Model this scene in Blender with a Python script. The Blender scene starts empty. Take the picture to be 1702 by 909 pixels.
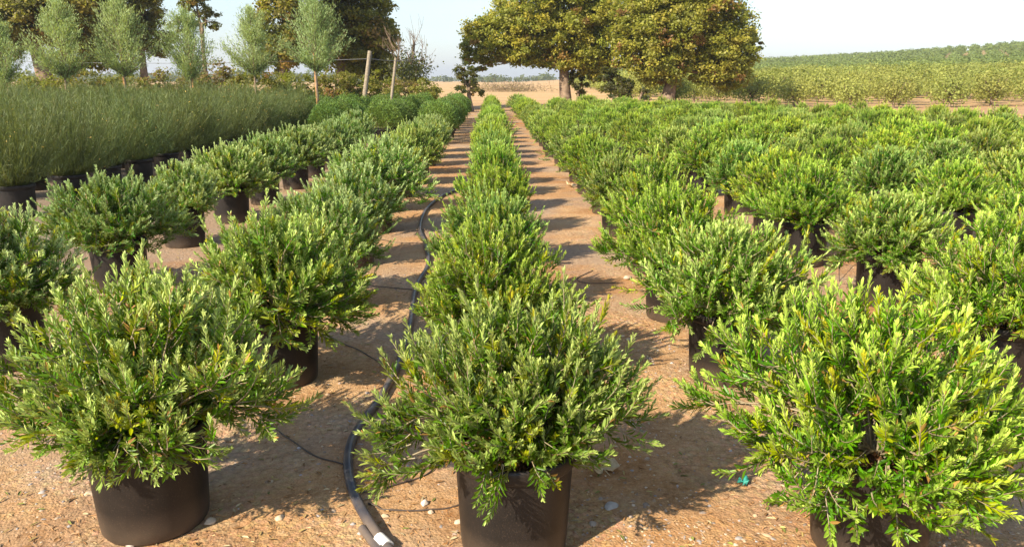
import bpy, math, random
import numpy as np
from mathutils import Vector, Matrix
R = math.radians
random.seed(7)
RG = np.random.default_rng(7)
scene = bpy.context.scene
col = scene.collection

# ------------------------------------------------------------------ camera
CAM_H = 1.65; PITCH = R(14.34); YAW = R(1.6); FPX = 1250.0
cam_d = bpy.data.cameras.new('camera'); cam = bpy.data.objects.new('camera', cam_d); col.objects.link(cam)
cam.location = (0, 0, CAM_H)
cam.rotation_euler = (R(90) - PITCH, 0, -YAW)
cam_d.sensor_width = 36; cam_d.lens = FPX / 1702 * 36
cam_d.clip_start = 0.05; cam_d.clip_end = 9000
scene.camera = cam
scene.render.resolution_x = 1024; scene.render.resolution_y = 546

# ------------------------------------------------------------------ light
SUN_EL = 35.0
SH = 43.0                      # shadows run towards this heading, measured from +X to +Y
dx, dy = math.cos(R(SH)), math.sin(R(SH))
sun_d = bpy.data.lights.new('sun', 'SUN'); sun = bpy.data.objects.new('sun', sun_d); col.objects.link(sun)
sun_d.energy = 5.0; sun_d.angle = R(0.55); sun_d.color = (1.0, 0.86, 0.66)
ld = Vector((dx * math.cos(R(SUN_EL)), dy * math.cos(R(SUN_EL)), -math.sin(R(SUN_EL))))
sun.rotation_euler = ld.to_track_quat('-Z', 'Y').to_euler()
w = bpy.data.worlds.new('World'); scene.world = w; w.use_nodes = True
nt = w.node_tree; bg = nt.nodes['Background']
sky = nt.nodes.new('ShaderNodeTexSky'); sky.sky_type = 'NISHITA'; sky.sun_disc = False
sky.sun_elevation = R(SUN_EL)
sky.sun_rotation = math.atan2(-dx, -dy)
sky.air_density = 1.5; sky.dust_density = 0.45; sky.ozone_density = 9.0; sky.altitude = 100
hsv = nt.nodes.new('ShaderNodeHueSaturation'); hsv.inputs['Saturation'].default_value = .62; hsv.inputs['Value'].default_value = .98
nt.links.new(sky.outputs[0], hsv.inputs['Color']); nt.links.new(hsv.outputs[0], bg.inputs[0]); bg.inputs[1].default_value = 0.105
vs = scene.view_settings
vs.view_transform = 'Standard'; vs.look = 'None'; vs.gamma = 1; vs.exposure = 1.2; vs.use_curve_mapping = False

# ------------------------------------------------------------------ helpers
def ray(px, py):
    u = (px - 851) / FPX; v = -(py - 454.5) / FPX
    y = math.cos(PITCH) + v * math.sin(PITCH); z = -math.sin(PITCH) + v * math.cos(PITCH); x = u
    return (x * math.cos(YAW) + y * math.sin(YAW), -x * math.sin(YAW) + y * math.cos(YAW), z)
def at(px, py, Y):
    r = ray(px, py); t = Y / r[1]; return Vector((r[0] * t, Y, CAM_H + r[2] * t))
def gp(px, py, z=0.0):
    r = ray(px, py); t = (z - CAM_H) / r[2]; return Vector((r[0] * t, r[1] * t, z))

def tag(o, label=None, cat=None, group=None, kind=None):
    if label: o['label'] = label
    if cat: o['category'] = cat
    if group: o['group'] = group
    if kind: o['kind'] = kind
    return o
def empty(name, loc=(0, 0, 0), rz=0.0):
    o = bpy.data.objects.new(name, None); o.location = loc; o.rotation_euler.z = rz
    o.empty_display_size = 0.1; col.objects.link(o); return o
def link_mesh(name, me, parent=None):
    o = bpy.data.objects.new(name, me); col.objects.link(o); o.parent = parent; return o
def copy_tree(o, parent=None):
    c = o.copy(); col.objects.link(c); c.parent = parent
    for ch in [q for q in o.children]: copy_tree(ch, c)
    return c

class Arr:
    """collects vertices / polygons of size 3 or 4 and a colour per vertex"""
    def __init__(s): s.v = []; s.f = []; s.c = []; s.n = 0
    def add(s, verts, faces, color=(1, 1, 1)):
        verts = np.asarray(verts, dtype=np.float32).reshape(-1, 3)
        faces = np.asarray(faces, dtype=np.int32)
        s.f.append(faces + s.n); s.v.append(verts)
        c = np.asarray(color, dtype=np.float32)
        if c.ndim == 1: c = np.tile(c, (len(verts), 1))
        s.c.append(c); s.n += len(verts)
    def mesh(s, name, mats, smooth=False):
        me = bpy.data.meshes.new(name)
        V = np.concatenate(s.v); fs = [f.reshape(-1) for f in s.f]
        L = np.concatenate(fs)
        tot = np.concatenate([np.full(len(f), f.shape[1], dtype=np.int32) for f in s.f])
        st = np.concatenate([[0], np.cumsum(tot)[:-1]]).astype(np.int32)
        me.vertices.add(len(V)); me.vertices.foreach_set('co', V.reshape(-1))
        me.loops.add(len(L)); me.loops.foreach_set('vertex_index', L.astype(np.int32))
        me.polygons.add(len(tot)); me.polygons.foreach_set('loop_start', st)
        if smooth: me.polygons.foreach_set('use_smooth', np.ones(len(tot), dtype=bool))
        C = np.concatenate(s.c); C = np.concatenate([C, np.ones((len(C), 1), dtype=np.float32)], 1)
        me.update(calc_edges=True)
        ca = me.color_attributes.new('tint', 'FLOAT_COLOR', 'POINT'); ca.data.foreach_set('color', C.reshape(-1))
        me.materials.append(mats); me.validate(); return me

def norm(a): return a / (np.linalg.norm(a, axis=-1, keepdims=True) + 1e-9)

def tube(arr, pts, rad, n=6, color=(1, 1, 1), cap=True):
    pts = np.asarray(pts, float); m = len(pts)
    rad = np.full(m, rad) if np.isscalar(rad) else np.asarray(rad, float)
    T = norm(np.gradient(pts, axis=0))
    ref = np.array([0.13, 0.21, 0.97]) if abs(T[0][2]) < 0.9 else np.array([1.0, 0.1, 0.05])
    A = norm(np.cross(T, ref)); B = np.cross(T, A)
    ang = np.linspace(0, 2 * math.pi, n, endpoint=False)
    V = pts[:, None, :] + rad[:, None, None] * (np.cos(ang)[None, :, None] * A[:, None, :] + np.sin(ang)[None, :, None] * B[:, None, :])
    i = np.arange(m - 1)[:, None] * n; j = np.arange(n)[None, :]; k = (j + 1) % n
    F = np.stack([i + j, i + k, i + n + k, i + n + j], -1).reshape(-1, 4)
    arr.add(V.reshape(-1, 3), F, color)
    if cap:
        for e in (0, m - 1):
            c = pts[e]; base = V[e]
            arr.add(np.vstack([base, c[None]]), np.array([[q, (q + 1) % n, n] for q in range(n)]) if e else np.array([[(q + 1) % n, q, n] for q in range(n)]), color)

def leaves(arr, pos, axis, nor, ln, wd, color, fold=0.25, curl=0.0):
    """elongated folded leaves, two quads each. pos,axis,nor (n,3); ln,wd (n,)"""
    axis = norm(axis); side = norm(np.cross(axis, nor)); up = np.cross(side, axis)
    ln = ln[:, None]; wd = wd[:, None]; n = len(pos)
    P0 = pos; P5 = pos + axis * ln - up * ln * curl
    a = pos + axis * ln * 0.36; b = pos + axis * ln * 0.74 - up * ln * curl * .4
    L1 = a - side * wd * .5 + up * wd * fold; R1 = a + side * wd * .5 + up * wd * fold
    L2 = b - side * wd * .42 + up * wd * fold * .8; R2 = b + side * wd * .42 + up * wd * fold * .8
    V = np.stack([P0, L1, L2, P5, R2, R1], 1).reshape(-1, 3)
    i = (np.arange(n) * 6)[:, None]
    F = np.concatenate([i + np.array([[0, 3, 2, 1]]), i + np.array([[0, 5, 4, 3]])], 0)
    C = np.repeat(color, 6, axis=0) if np.ndim(color) == 2 else color
    arr.add(V, F, C)

def cards(arr, pos, nor, size, color):
    """small pointed leaf faces (rhombs) for distant foliage"""
    n = len(pos); nor = norm(nor)
    r = norm(np.cross(nor, norm(RG.normal(size=(n, 3))))); u = np.cross(nor, r); s = size[:, None]
    V = np.stack([pos - u * s, pos + r * s * .62 - u * s * .05, pos + u * s, pos - r * s * .62 + u * s * .1], 1).reshape(-1, 3)
    i = (np.arange(n) * 4)[:, None]
    arr.add(V, i + np.array([[0, 1, 2, 3]]), np.repeat(color, 4, axis=0))

# ------------------------------------------------------------------ materials
def new_mat(name):
    m = bpy.data.materials.new(name); m.use_nodes = True; nt = m.node_tree
    return m, nt, nt.nodes['Principled BSDF'], nt.nodes, nt.links

def ramp(nodes, links, src, stops):
    r = nodes.new('ShaderNodeValToRGB'); e = r.color_ramp.elements
    while len(e) > 1: e.remove(e[-1])
    e[0].position = stops[0][0]; e[0].color = (*stops[0][1], 1)
    for p, c in stops[1:]:
        q = e.new(p); q.color = (*c, 1)
    links.new(src, r.inputs[0]); return r.outputs[0]
def noise(nodes, links, vec, scale, detail=6, rough=.55):
    n = nodes.new('ShaderNodeTexNoise'); n.inputs['Scale'].default_value = scale
    n.inputs['Detail'].default_value = detail; n.inputs['Roughness'].default_value = rough
    if vec is not None: links.new(vec, n.inputs['Vector'])
    return n.outputs['Fac']
def mixc(nodes, links, fac, a, b, mode='MIX'):
    m = nodes.new('ShaderNodeMix'); m.data_type = 'RGBA'; m.blend_type = mode
    for s, v in ((m.inputs[0], fac), (m.inputs[6], a), (m.inputs[7], b)):
        if hasattr(v, 'links') or isinstance(v, bpy.types.NodeSocket): links.new(v, s)
        elif isinstance(v, (int, float)): s.default_value = v
        else: s.default_value = (*v, 1)
    return m.outputs[2]

def leaf_mat(name, rough=.5, transl=.3, sat=1.0, spec=.4, var=.18):
    m, nt, bs, N, L = new_mat(name)
    at_ = N.new('ShaderNodeAttribute'); at_.attribute_name = 'tint'
    oi = N.new('ShaderNodeObjectInfo'); hs = N.new('ShaderNodeHueSaturation')
    mr = N.new('ShaderNodeMapRange'); mr.inputs[3].default_value = 1 - var; mr.inputs[4].default_value = 1 + var
    L.new(oi.outputs['Random'], mr.inputs[0]); L.new(mr.outputs[0], hs.inputs['Value'])
    mr2 = N.new('ShaderNodeMapRange'); mr2.inputs[3].default_value = .485; mr2.inputs[4].default_value = .515
    mu = N.new('ShaderNodeMath'); mu.operation = 'FRACT'; m2 = N.new('ShaderNodeMath'); m2.operation = 'MULTIPLY'; m2.inputs[1].default_value = 7.3
    L.new(oi.outputs['Random'], m2.inputs[0]); L.new(m2.outputs[0], mu.inputs[0]); L.new(mu.outputs[0], mr2.inputs[0])
    L.new(mr2.outputs[0], hs.inputs['Hue']); hs.inputs['Saturation'].default_value = sat
    L.new(at_.outputs['Color'], hs.inputs['Color'])
    L.new(hs.outputs[0], bs.inputs['Base Color'])
    bs.inputs['Roughness'].default_value = rough; bs.inputs['Specular IOR Level'].default_value = spec
    tr = N.new('ShaderNodeBsdfTranslucent'); mx = N.new('ShaderNodeMixShader'); mx.inputs[0].default_value = transl
    br = mixc(N, L, .6, hs.outputs[0], (.55, .62, .05), 'MIX'); L.new(br, tr.inputs[0])
    L.new(bs.outputs[0], mx.inputs[1]); L.new(tr.outputs[0], mx.inputs[2])
    L.new(mx.outputs[0], N['Material Output'].inputs[0]); return m

def plain(name, c, rough=.7, c2=None, scale=20, spec=.3, bump=0.0, attr=False):
    m, nt, bs, N, L = new_mat(name)
    tc = N.new('ShaderNodeTexCoord'); n = noise(N, L, tc.outputs['Object'], scale)
    if c2 is None: c2 = tuple(q * .6 for q in c)
    o = ramp(N, L, n, [(.35, c), (.68, c2)])
    if attr:
        a = N.new('ShaderNodeAttribute'); a.attribute_name = 'tint'; o = mixc(N, L, 1.0, o, a.outputs['Color'], 'MULTIPLY')
    L.new(o, bs.inputs['Base Color']); bs.inputs['Roughness'].default_value = rough
    bs.inputs['Specular IOR Level'].default_value = spec
    if bump:
        b = N.new('ShaderNodeBump'); b.inputs['Strength'].default_value = bump; b.inputs['Distance'].default_value = .02
        L.new(n, b.inputs['Height']); L.new(b.outputs[0], bs.inputs['Normal'])
    return m

M_olive = leaf_mat('olive_leaf', rough=.42, transl=.2, spec=.34, var=.2, sat=1.1)
M_round = leaf_mat('dark_green_leaf', rough=.5, transl=.22)
M_broom = leaf_mat('broom_stem', rough=.6, transl=.15, var=.12)
M_tree = leaf_mat('tree_leaf', rough=.55, transl=.36, var=.08)
M_orch = leaf_mat('orchard_leaf', rough=.7, transl=.3, var=.15)
M_twig = plain('twig_bark', (.36, .31, .2), .8, (.2, .15, .09), 30)
M_bark = plain('tree_bark', (.27, .2, .14), .9, (.09, .06, .04), 3.5, bump=.6)
M_soil = plain('potting_soil', (.16, .085, .04), .95, (.04, .024, .014), 60, bump=.8, attr=True)
M_wood = plain('post_wood', (.32, .27, .2), .9, (.18, .15, .11), 14, bump=.3)
M_stake = plain('stake_wood', (.6, .3, .12), .8, (.4, .2, .08), 10)
M_wire = plain('wire_metal', (.3, .3, .3), .5, (.2, .2, .2), 10)
M_stone = plain('stone', (.85, .82, .78), .85, (.55, .52, .5), 25, bump=.2, attr=True)
M_chip = plain('wood_chips', (.9, .85, .8), .85, (.6, .55, .5), 25, attr=True)
M_drip = plain('drip_tube_plastic', (.05, .04, .035), .5, (.09, .065, .05), 12)
M_pvc = plain('grey_pvc', (.5, .47, .42), .6, (.35, .32, .28), 8)
M_white = plain('white_pvc', (.8, .78, .74), .5, (.6, .57, .5), 12)
M_teal = plain('teal_plastic', (.05, .35, .28), .5, (.03, .22, .18), 12)
M_dry = plain('dry_leaf', (.6, .47, .28), .85, (.42, .3, .17), 40, bump=.3)

def hose_mat():
    m, nt, bs, N, L = new_mat('hose_plastic')
    tc = N.new('ShaderNodeTexCoord'); n = noise(N, L, tc.outputs['Object'], 9, 8)
    n2 = noise(N, L, tc.outputs['Object'], 1.6, 3)
    a = ramp(N, L, n, [(.4, (.03, .032, .045)), (.75, (.14, .11, .085))])
    o = mixc(N, L, ramp(N, L, n2, [(.45, (0, 0, 0)), (.7, (.6, .6, .6))]), a, (.2, .15, .11))
    L.new(o, bs.inputs['Base Color']); bs.inputs['Roughness'].default_value = .42; return m
M_hose = hose_mat()

def pot_mat():
    m, nt, bs, N, L = new_mat('pot_plastic')
    tc = N.new('ShaderNodeTexCoord')
    n1 = noise(N, L, tc.outputs['Object'], 5, 6, .6); n2 = noise(N, L, tc.outputs['Object'], 190, 3, .6)
    sp = N.new('ShaderNodeSeparateXYZ'); L.new(tc.outputs['Object'], sp.inputs[0])
    dust = ramp(N, L, n1, [(.3, (.006, .0055, .0055)), (.7, (.018, .014, .012))])
    sk = ramp(N, L, n2, [(.56, (0, 0, 0)), (.7, (.35, .35, .35))])
    o = mixc(N, L, sk, dust, (.09, .06, .042))
    lo = N.new('ShaderNodeMapRange'); lo.inputs[1].default_value = .14; lo.inputs[2].default_value = 0.0; lo.inputs[3].default_value = 0; lo.inputs[4].default_value = .55
    L.new(sp.outputs['Z'], lo.inputs[0])
    mm = N.new('ShaderNodeMath'); mm.operation = 'MULTIPLY'; L.new(lo.outputs[0], mm.inputs[0]); L.new(n1, mm.inputs[1])
    o = mixc(N, L, mm.outputs[0], o, (.22, .155, .105))
    L.new(o, bs.inputs['Base Color']); bs.inputs['Roughness'].default_value = .48; bs.inputs['Specular IOR Level'].default_value = .35
    b = N.new('ShaderNodeBump'); b.inputs['Strength'].default_value = .12; b.inputs['Distance'].default_value = .004
    L.new(n2, b.inputs['Height']); L.new(b.outputs[0], bs.inputs['Normal']); return m
M_pot = pot_mat()

def ground_mat():
    m, nt, bs, N, L = new_mat('dirt')
    tc = N.new('ShaderNodeTexCoord'); v = tc.outputs['Object']
    big = noise(N, L, v, .45, 4); mid = noise(N, L, v, 2.2, 6, .6); fine = noise(N, L, v, 28, 8, .7)
    vor = N.new('ShaderNodeTexVoronoi'); vor.inputs['Scale'].default_value = 38; L.new(v, vor.inputs['Vector']); vor.inputs['Randomness'].default_value = 1
    vo2 = N.new('ShaderNodeTexVoronoi'); vo2.inputs['Scale'].default_value = 90; L.new(v, vo2.inputs['Vector'])
    base = ramp(N, L, mid, [(.3, (.22, .115, .045)), (.44, (.34, .215, .11)), (.56, (.42, .3, .175)), (.7, (.5, .4, .275))])
    base = mixc(N, L, ramp(N, L, fine, [(.35, (0, 0, 0)), (.7, (.7, .7, .7))]), base, (.58, .44, .3))
    red = ramp(N, L, big, [(.46, (0, 0, 0)), (.66, (.7, .7, .7))])
    base = mixc(N, L, red, base, mixc(N, L, fine, (.30, .13, .04), (.46, .25, .1)))
    grain = mixc(N, L, .42, base, vor.outputs['Color'], 'OVERLAY')
    hs = N.new('ShaderNodeHueSaturation'); hs.inputs['Saturation'].default_value = .35; L.new(vor.outputs['Color'], hs.inputs['Color'])
    gm = ramp(N, L, noise(N, L, v, 1.1, 5, .6), [(.44, (.06, .06, .06)), (.6, (1, 1, 1))])
    gm1 = N.new('ShaderNodeMath'); gm1.operation = 'MULTIPLY'; gm1.inputs[1].default_value = .32; L.new(gm, gm1.inputs[0])
    gm2 = N.new('ShaderNodeMath'); gm2.operation = 'MULTIPLY'; gm2.inputs[1].default_value = .55; L.new(gm, gm2.inputs[0])
    grain = mixc(N, L, gm1.outputs[0], base, hs.outputs[0], 'OVERLAY')
    f2 = noise(N, L, v, 110, 4, .7); grain = mixc(N, L, .5, grain, ramp(N, L, f2, [(.35, (.3, .3, .3)), (.65, (.72, .7, .68))]), 'OVERLAY')
    dk = ramp(N, L, vor.outputs['Distance'], [(.35, (1, 1, 1)), (.75, (.55, .5, .45))])
    grain = mixc(N, L, gm2.outputs[0], grain, dk, 'MULTIPLY')
    # grey gravel west of the rows, its colour darkened to carry the shade there
    sp = N.new('ShaderNodeSeparateXYZ'); L.new(v, sp.inputs[0])
    gx = N.new('ShaderNodeMapRange'); gx.inputs[1].default_value = -1.9; gx.inputs[2].default_value = -4.3; L.new(sp.outputs['X'], gx.inputs[0])
    gn = N.new('ShaderNodeMath'); gn.operation = 'MULTIPLY'; L.new(gx.outputs[0], gn.inputs[0]); gn.inputs[1].default_value = .8
    far = N.new('ShaderNodeMapRange'); far.inputs[1].default_value = 45; far.inputs[2].default_value = 25; L.new(sp.outputs['Y'], far.inputs[0])
    g2 = N.new('ShaderNodeMath'); g2.operation = 'MULTIPLY'; L.new(gn.outputs[0], g2.inputs[0]); L.new(far.outputs[0], g2.inputs[1])
    grey = mixc(N, L, fine, (.13, .125, .12), (.25, .24, .23))
    o = mixc(N, L, g2.outputs[0], grain, grey)
    # far dry field and grassy hillside
    ggn = noise(N, L, v, .8, 4, .55); gm3 = ramp(N, L, ggn, [(.46, (0, 0, 0)), (.6, (.6, .6, .6))])
    o = mixc(N, L, gm3, o, mixc(N, L, vor.outputs['Distance'], (.42, .38, .34), (.22, .2, .19)))
    dist = N.new('ShaderNodeMapRange'); dist.inputs[1].default_value = 40; dist.inputs[2].default_value = 75; L.new(sp.outputs['Y'], dist.inputs[0])
    fn = noise(N, L, v, .07, 6, .6)
    mp = N.new('ShaderNodeMapping'); mp.inputs['Scale'].default_value = (.02, .25, 1); L.new(v, mp.inputs[0])
    fs = noise(N, L, mp.outputs[0], 1.0, 5, .6)
    fld = ramp(N, L, fs, [(.35, (.40, .27, .15)), (.5, (.5, .37, .22)), (.65, (.56, .46, .27))])
    fld = mixc(N, L, ramp(N, L, fn, [(.5, (0, 0, 0)), (.7, (.5, .5, .5))]), fld, (.38, .34, .16))
    o = mixc(N, L, dist.outputs[0], o, fld)
    zz = N.new('ShaderNodeMapRange'); zz.inputs[1].default_value = 1.5; zz.inputs[2].default_value = 7; zz.inputs[4].default_value = .75; L.new(sp.outputs['Z'], zz.inputs[0])
    o = mixc(N, L, zz.outputs[0], o, mixc(N, L, fn, (.22, .2, .08), (.34, .28, .13)))
    o = mixc(N, L, 1.0, o, (.86, .76, .64), 'MULTIPLY')
    L.new(o, bs.inputs['Base Color']); bs.inputs['Roughness'].default_value = .95; bs.inputs['Specular IOR Level'].default_value = .15
    ad = N.new('ShaderNodeMath'); ad.operation = 'MULTIPLY_ADD'; L.new(vor.outputs['Distance'], ad.inputs[0]); mgm = N.new('ShaderNodeMath'); mgm.operation = 'MULTIPLY'; L.new(vor.outputs['Distance'], mgm.inputs[0]); L.new(gm, mgm.inputs[1]); L.new(mgm.outputs[0], ad.inputs[0]); ad.inputs[1].default_value = -.6; L.new(fine, ad.inputs[2])
    ad2 = N.new('ShaderNodeMath'); ad2.operation = 'MULTIPLY_ADD'; L.new(vo2.outputs['Distance'], ad2.inputs[0]); ad2.inputs[1].default_value = -.3; L.new(ad.outputs[0], ad2.inputs[2])
    b = N.new('ShaderNodeBump'); b.inputs['Strength'].default_value = .7; b.inputs['Distance'].default_value = .018
    L.new(ad2.outputs[0], b.inputs['Height']); L.new(b.outputs[0], bs.inputs['Normal']); return m
M_ground = ground_mat()

# ------------------------------------------------------------------ ground
def sstep(x): x = np.clip(x, 0, 1); return x * x * (3 - 2 * x)
def vnoise(x, y, f, seed=0):
    x = np.asarray(x) * f + seed * 17.3; y = np.asarray(y) * f - seed * 9.1
    return (np.sin(x + 1.7 * np.sin(y * .83 + seed)) * np.cos(y * 1.13 + 1.3 * np.sin(x * .71)) + .5 * np.sin(2.3 * x - 1.9 * y + seed) * np.cos(1.7 * y + 2.9 * x * .6)) / 1.5
RISE_A = [-60, -35, -10, 2, 6, 10, 19.5, 27, 35.5, 45, 60]
RISE_E = [3, 3, 3, 3, 9, 20, 37, 46, 60, 72, 80]            # skyline rise (px at FPX) by heading, degrees right of the rows
def height(x, y):
    x = np.asarray(x, float); y = np.asarray(y, float)
    r = np.hypot(x, y) + 1e-6; a = np.degrees(np.arctan2(x, y))
    e = np.interp(a, RISE_A, RISE_E) / FPX * .82
    t = np.clip((r - 52) / 430.0, 0, 1); g = 1 - (1 - t) ** 1.7; g = g * np.clip((r - 52) / 40.0, 0, 1)
    h = e * np.minimum(r, 482 + (r - 482) * .1) * g * (y > 0)
    h = h + .012 * vnoise(x, y, 2.1, 1) * (r < 60) + .006 * vnoise(x, y, 7.0, 2) * (r < 40)
    return h
def axis_pts(lo, hi):
    fine = np.arange(-9, 13.01, .12)
    out = list(fine)
    s = .12; p = 13.0
    while p < hi: s *= 1.12; p += s; out.append(p)
    s = .12; p = -9.0
    while p > lo: s *= 1.12; p -= s; out.append(p)
    return np.array(sorted(out))
gx, gy = axis_pts(-2500, 2500), axis_pts(-200, 4500)
X, Y = np.meshgrid(gx, gy)
Z = height(X, Y); Z[np.hypot(X, Y) > 800] *= 1.0
nx = len(gx); ny = len(gy)
ii, jj = np.meshgrid(np.arange(nx - 1), np.arange(ny - 1)); b0 = (jj * nx + ii).reshape(-1)
A = Arr(); A.add(np.stack([X, Y, Z], -1).reshape(-1, 3), np.stack([b0, b0 + 1, b0 + nx + 1, b0 + nx], -1))
tag(link_mesh('ground', A.mesh('ground', M_ground, True)), kind='structure')
def gz(x, y): return float(height(x, y))

# gravel: thousands of small stones, thicker in some patches
def stone_verts(n, seed=0):
    rg = np.random.default_rng(seed)
    base = np.array([[1, 0, 0], [.7, .7, 0], [0, 1, 0], [-.7, .7, 0], [-1, 0, 0], [-.7, -.7, 0], [0, -1, 0], [.7, -.7, 0],
                     [.55, .1, .6], [.1, .6, .55], [-.55, .05, .62], [-.05, -.6, .58], [0, 0, .8]], float)
    F3 = []
    top = [8, 9, 10, 11]
    for k in range(4):
        a, b = top[k], top[(k + 1) % 4]; o1, o2, o3 = (2 * k) % 8, (2 * k + 1) % 8, (2 * k + 2) % 8
        F3 += [[o1, o2, a], [o2, b, a], [o2, o3, b], [a, b, 12]]
    return base, np.array(F3)
def scatter_stones(arr, xs, ys, sizes, cols, rg):
    base, F = stone_verts(0); nb = len(base)
    n = len(xs); zs = height(xs, ys)
    ang = rg.uniform(0, 6.28, n); sx = rg.uniform(.7, 1.3, n); sy = rg.uniform(.55, 1, n); sz = rg.uniform(.4, .9, n)
    V = base[None] * (1 + rg.normal(0, .13, (n, nb, 1)))
    V = V * np.stack([sx, sy, sz], -1)[:, None, :] * sizes[:, None, None]
    c, s = np.cos(ang)[:, None], np.sin(ang)[:, None]
    Xr = V[..., 0] * c - V[..., 1] * s; Yr = V[..., 0] * s + V[..., 1] * c
    P = np.stack([Xr + xs[:, None], Yr + ys[:, None], V[..., 2] + zs[:, None] - sizes[:, None] * .12], -1)
    arr.add(P.reshape(-1, 3), (F[None] + (np.arange(n) * nb)[:, None, None]).reshape(-1, 3), np.repeat(cols, nb, axis=0))
rg = np.random.default_rng(11)
def near_area(n):
    y = 1.6 + rg.exponential(2.6, n); x = rg.uniform(-.72, .74, n) * (y + .6); return x, y
x, y = near_area(26000)
m = (vnoise(x, y, 1.3, 3) + rg.normal(0, .45, len(x)) + (x < -.6) * .35 > .15) & (y < 16) & (y > 1.5)
x, y = x[m], y[m]; n = len(x)
sz = np.clip(rg.lognormal(-5.15, .42, n), .0025, .02)
pal = np.array([[.50, .36, .24], [.42, .30, .2], [.58, .48, .38], [.44, .42, .42], [.36, .3, .26], [.62, .5, .34]])
cc = pal[rg.integers(0, len(pal), n)] * rg.uniform(.75, 1.15, (n, 1))
A = Arr(); scatter_stones(A, x, y, sz, cc, rg)
tag(link_mesh('gravel', A.mesh('gravel', M_stone)), 'loose gravel and small stones strewn over the dirt', 'gravel', kind='stuff')

# pots layout (world metres) -------------------------------------------------
rr = random.Random(5)
def row_positions(x0, firsts, y_end, sp=1.4, jx=.06, jy=.1):
    out = list(firsts); yy = firsts[-1][1]
    while yy + sp < y_end:
        yy += sp * rr.uniform(.94, 1.05); out.append((x0 + rr.uniform(-jx, jx), yy + rr.uniform(-jy, jy)))
    return out
ROWS = {
 'C':  row_positions(.03, [(.075, 2.46), (-.01, 3.92), (.02, 5.35), (.0, 6.75)], 41),
 'R1': row_positions(1.47, [(1.37, 2.4), (1.33, 4.02), (1.32, 5.2), (1.42, 6.56), (1.43, 8.18), (1.5, 9.6), (1.5, 11.3)], 41),
 'R2': row_positions(3.05, [(2.74, 3.8), (3.01, 5.48), (2.89, 6.75), (3.1, 8.1), (3.2, 9.5)], 37),
 'R3': row_positions(4.6, [(4.45, 5.9), (4.6, 7.3)], 38),
 'R4': row_positions(6.05, [(6.0, 7.2)], 37),
 'R5': row_positions(7.55, [(7.5, 9.9)], 34.5),
 'R6': row_positions(9.0, [(9.0, 12.3)], 31.5),
 'R7': row_positions(10.4, [(10.4, 14.2)], 28.5),
 'R8': row_positions(11.9, [(11.9, 16.2)], 27),
 'R9': row_positions(13.4, [(13.4, 18.6)], 25.5),
 'L1': row_positions(-1.33, [(-1.31, 2.64), (-1.2, 4.07), (-1.23, 5.43), (-1.29, 6.84), (-1.32, 8.4)], 18.6),
 'L2': row_positions(-3.1, [(-2.9, 4.35), (-3.03, 6.05), (-3.17, 7.72)], 18.6, 1.45),
}
# wood chips: orange shreds round the pots
px_, py_ = [], []
for k, l in ROWS.items():
    for (a, b) in l:
        if b < 13:
            nn = int(1000 / (1 + .12 * b * b * .3)); d = np.abs(rg.normal(.2, .22, nn)) + .18; t = rg.uniform(0, 6.28, nn)
            px_.append(a + d * np.cos(t) * 1.1); py_.append(b + d * np.sin(t))
x = np.concatenate(px_ + [rg.uniform(-.7, .7, 2500) * 4 + .3]); y = np.concatenate(py_ + [rg.uniform(1.5, 7, 2500)]); n = len(x)
A = Arr()
t = rg.uniform(0, 6.28, n); ax = np.stack([np.cos(t), np.sin(t), rg.uniform(-.15, .35, n)], -1)
cc = np.array([[.58, .33, .14], [.46, .24, .09], [.62, .45, .25], [.3, .16, .07]])[rg.integers(0, 4, n)] * rg.uniform(.8, 1.2, (n, 1))
leaves(A, np.stack([x, y, height(x, y) + .002], -1), ax, np.stack([rg.normal(0, .4, n), rg.normal(0, .4, n), np.ones(n)], -1),
       rg.uniform(.008, .032, n), rg.uniform(.0018, .0055, n), cc, .3, .05)
tag(link_mesh('wood_chips', A.mesh('wood_chips', M_chip)), 'orange brown bark shreds and straw lying round the pots', 'mulch', kind='stuff')

x, y = near_area(1500); n = len(x); A = Arr(); t = rg.uniform(0, 6.28, n)
cc = np.array([[.5, .4, .16], [.3, .17, .07], [.55, .48, .3], [.22, .26, .06]])[rg.integers(0, 4, n)] * rg.uniform(.7, 1.2, (n, 1))
leaves(A, np.stack([x, y, height(x, y) + .004], -1), np.stack([np.cos(t), np.sin(t), rg.uniform(0, .25, n)], -1), np.stack([rg.normal(0, .3, n), rg.normal(0, .3, n), np.ones(n)], -1),
       rg.uniform(.025, .042, n), rg.uniform(.007, .011, n), cc, .2, .1)
tag(link_mesh('leaf_litter', A.mesh('leaf_litter', M_chip)), 'small fallen yellow and brown leaves scattered over the dirt paths', 'leaf litter', kind='stuff')

# ------------------------------------------------------------------ potted shrubs
def lathe(arr, prof, n=40, color=(1, 1, 1)):
    prof = np.array(prof, float); m = len(prof); a = np.linspace(0, 2 * math.pi, n, endpoint=False)
    V = np.stack([prof[:, None, 0] * np.cos(a), prof[:, None, 0] * np.sin(a), np.repeat(prof[:, 1:2], n, 1)], -1)
    i = np.arange(m - 1)[:, None] * n; j = np.arange(n)[None]; k = (j + 1) % n
    arr.add(V.reshape(-1, 3), np.stack([i + j, i + k, i + n + k, i + n + j], -1).reshape(-1, 4), color)
PH = .41
A = Arr(); lathe(A, [(.001, .004), (.175, .004), (.184, .0), (.192, .012), (.196, .05), (.2035, .2), (.211, .35), (.211, .37), (.204, .37), (.203, .34), (.195, .1)], 48)
ME_POT = A.mesh('pot', M_pot, True)
A = Arr(); lathe(A, [(.2115, .352), (.223, .355), (.227, .366), (.2275, .398), (.224, .408), (.216, .411), (.209, .405), (.206, .372), (.2115, .358)], 48)
ME_RIM = A.mesh('rim', M_pot, True)
A = Arr()
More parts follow.
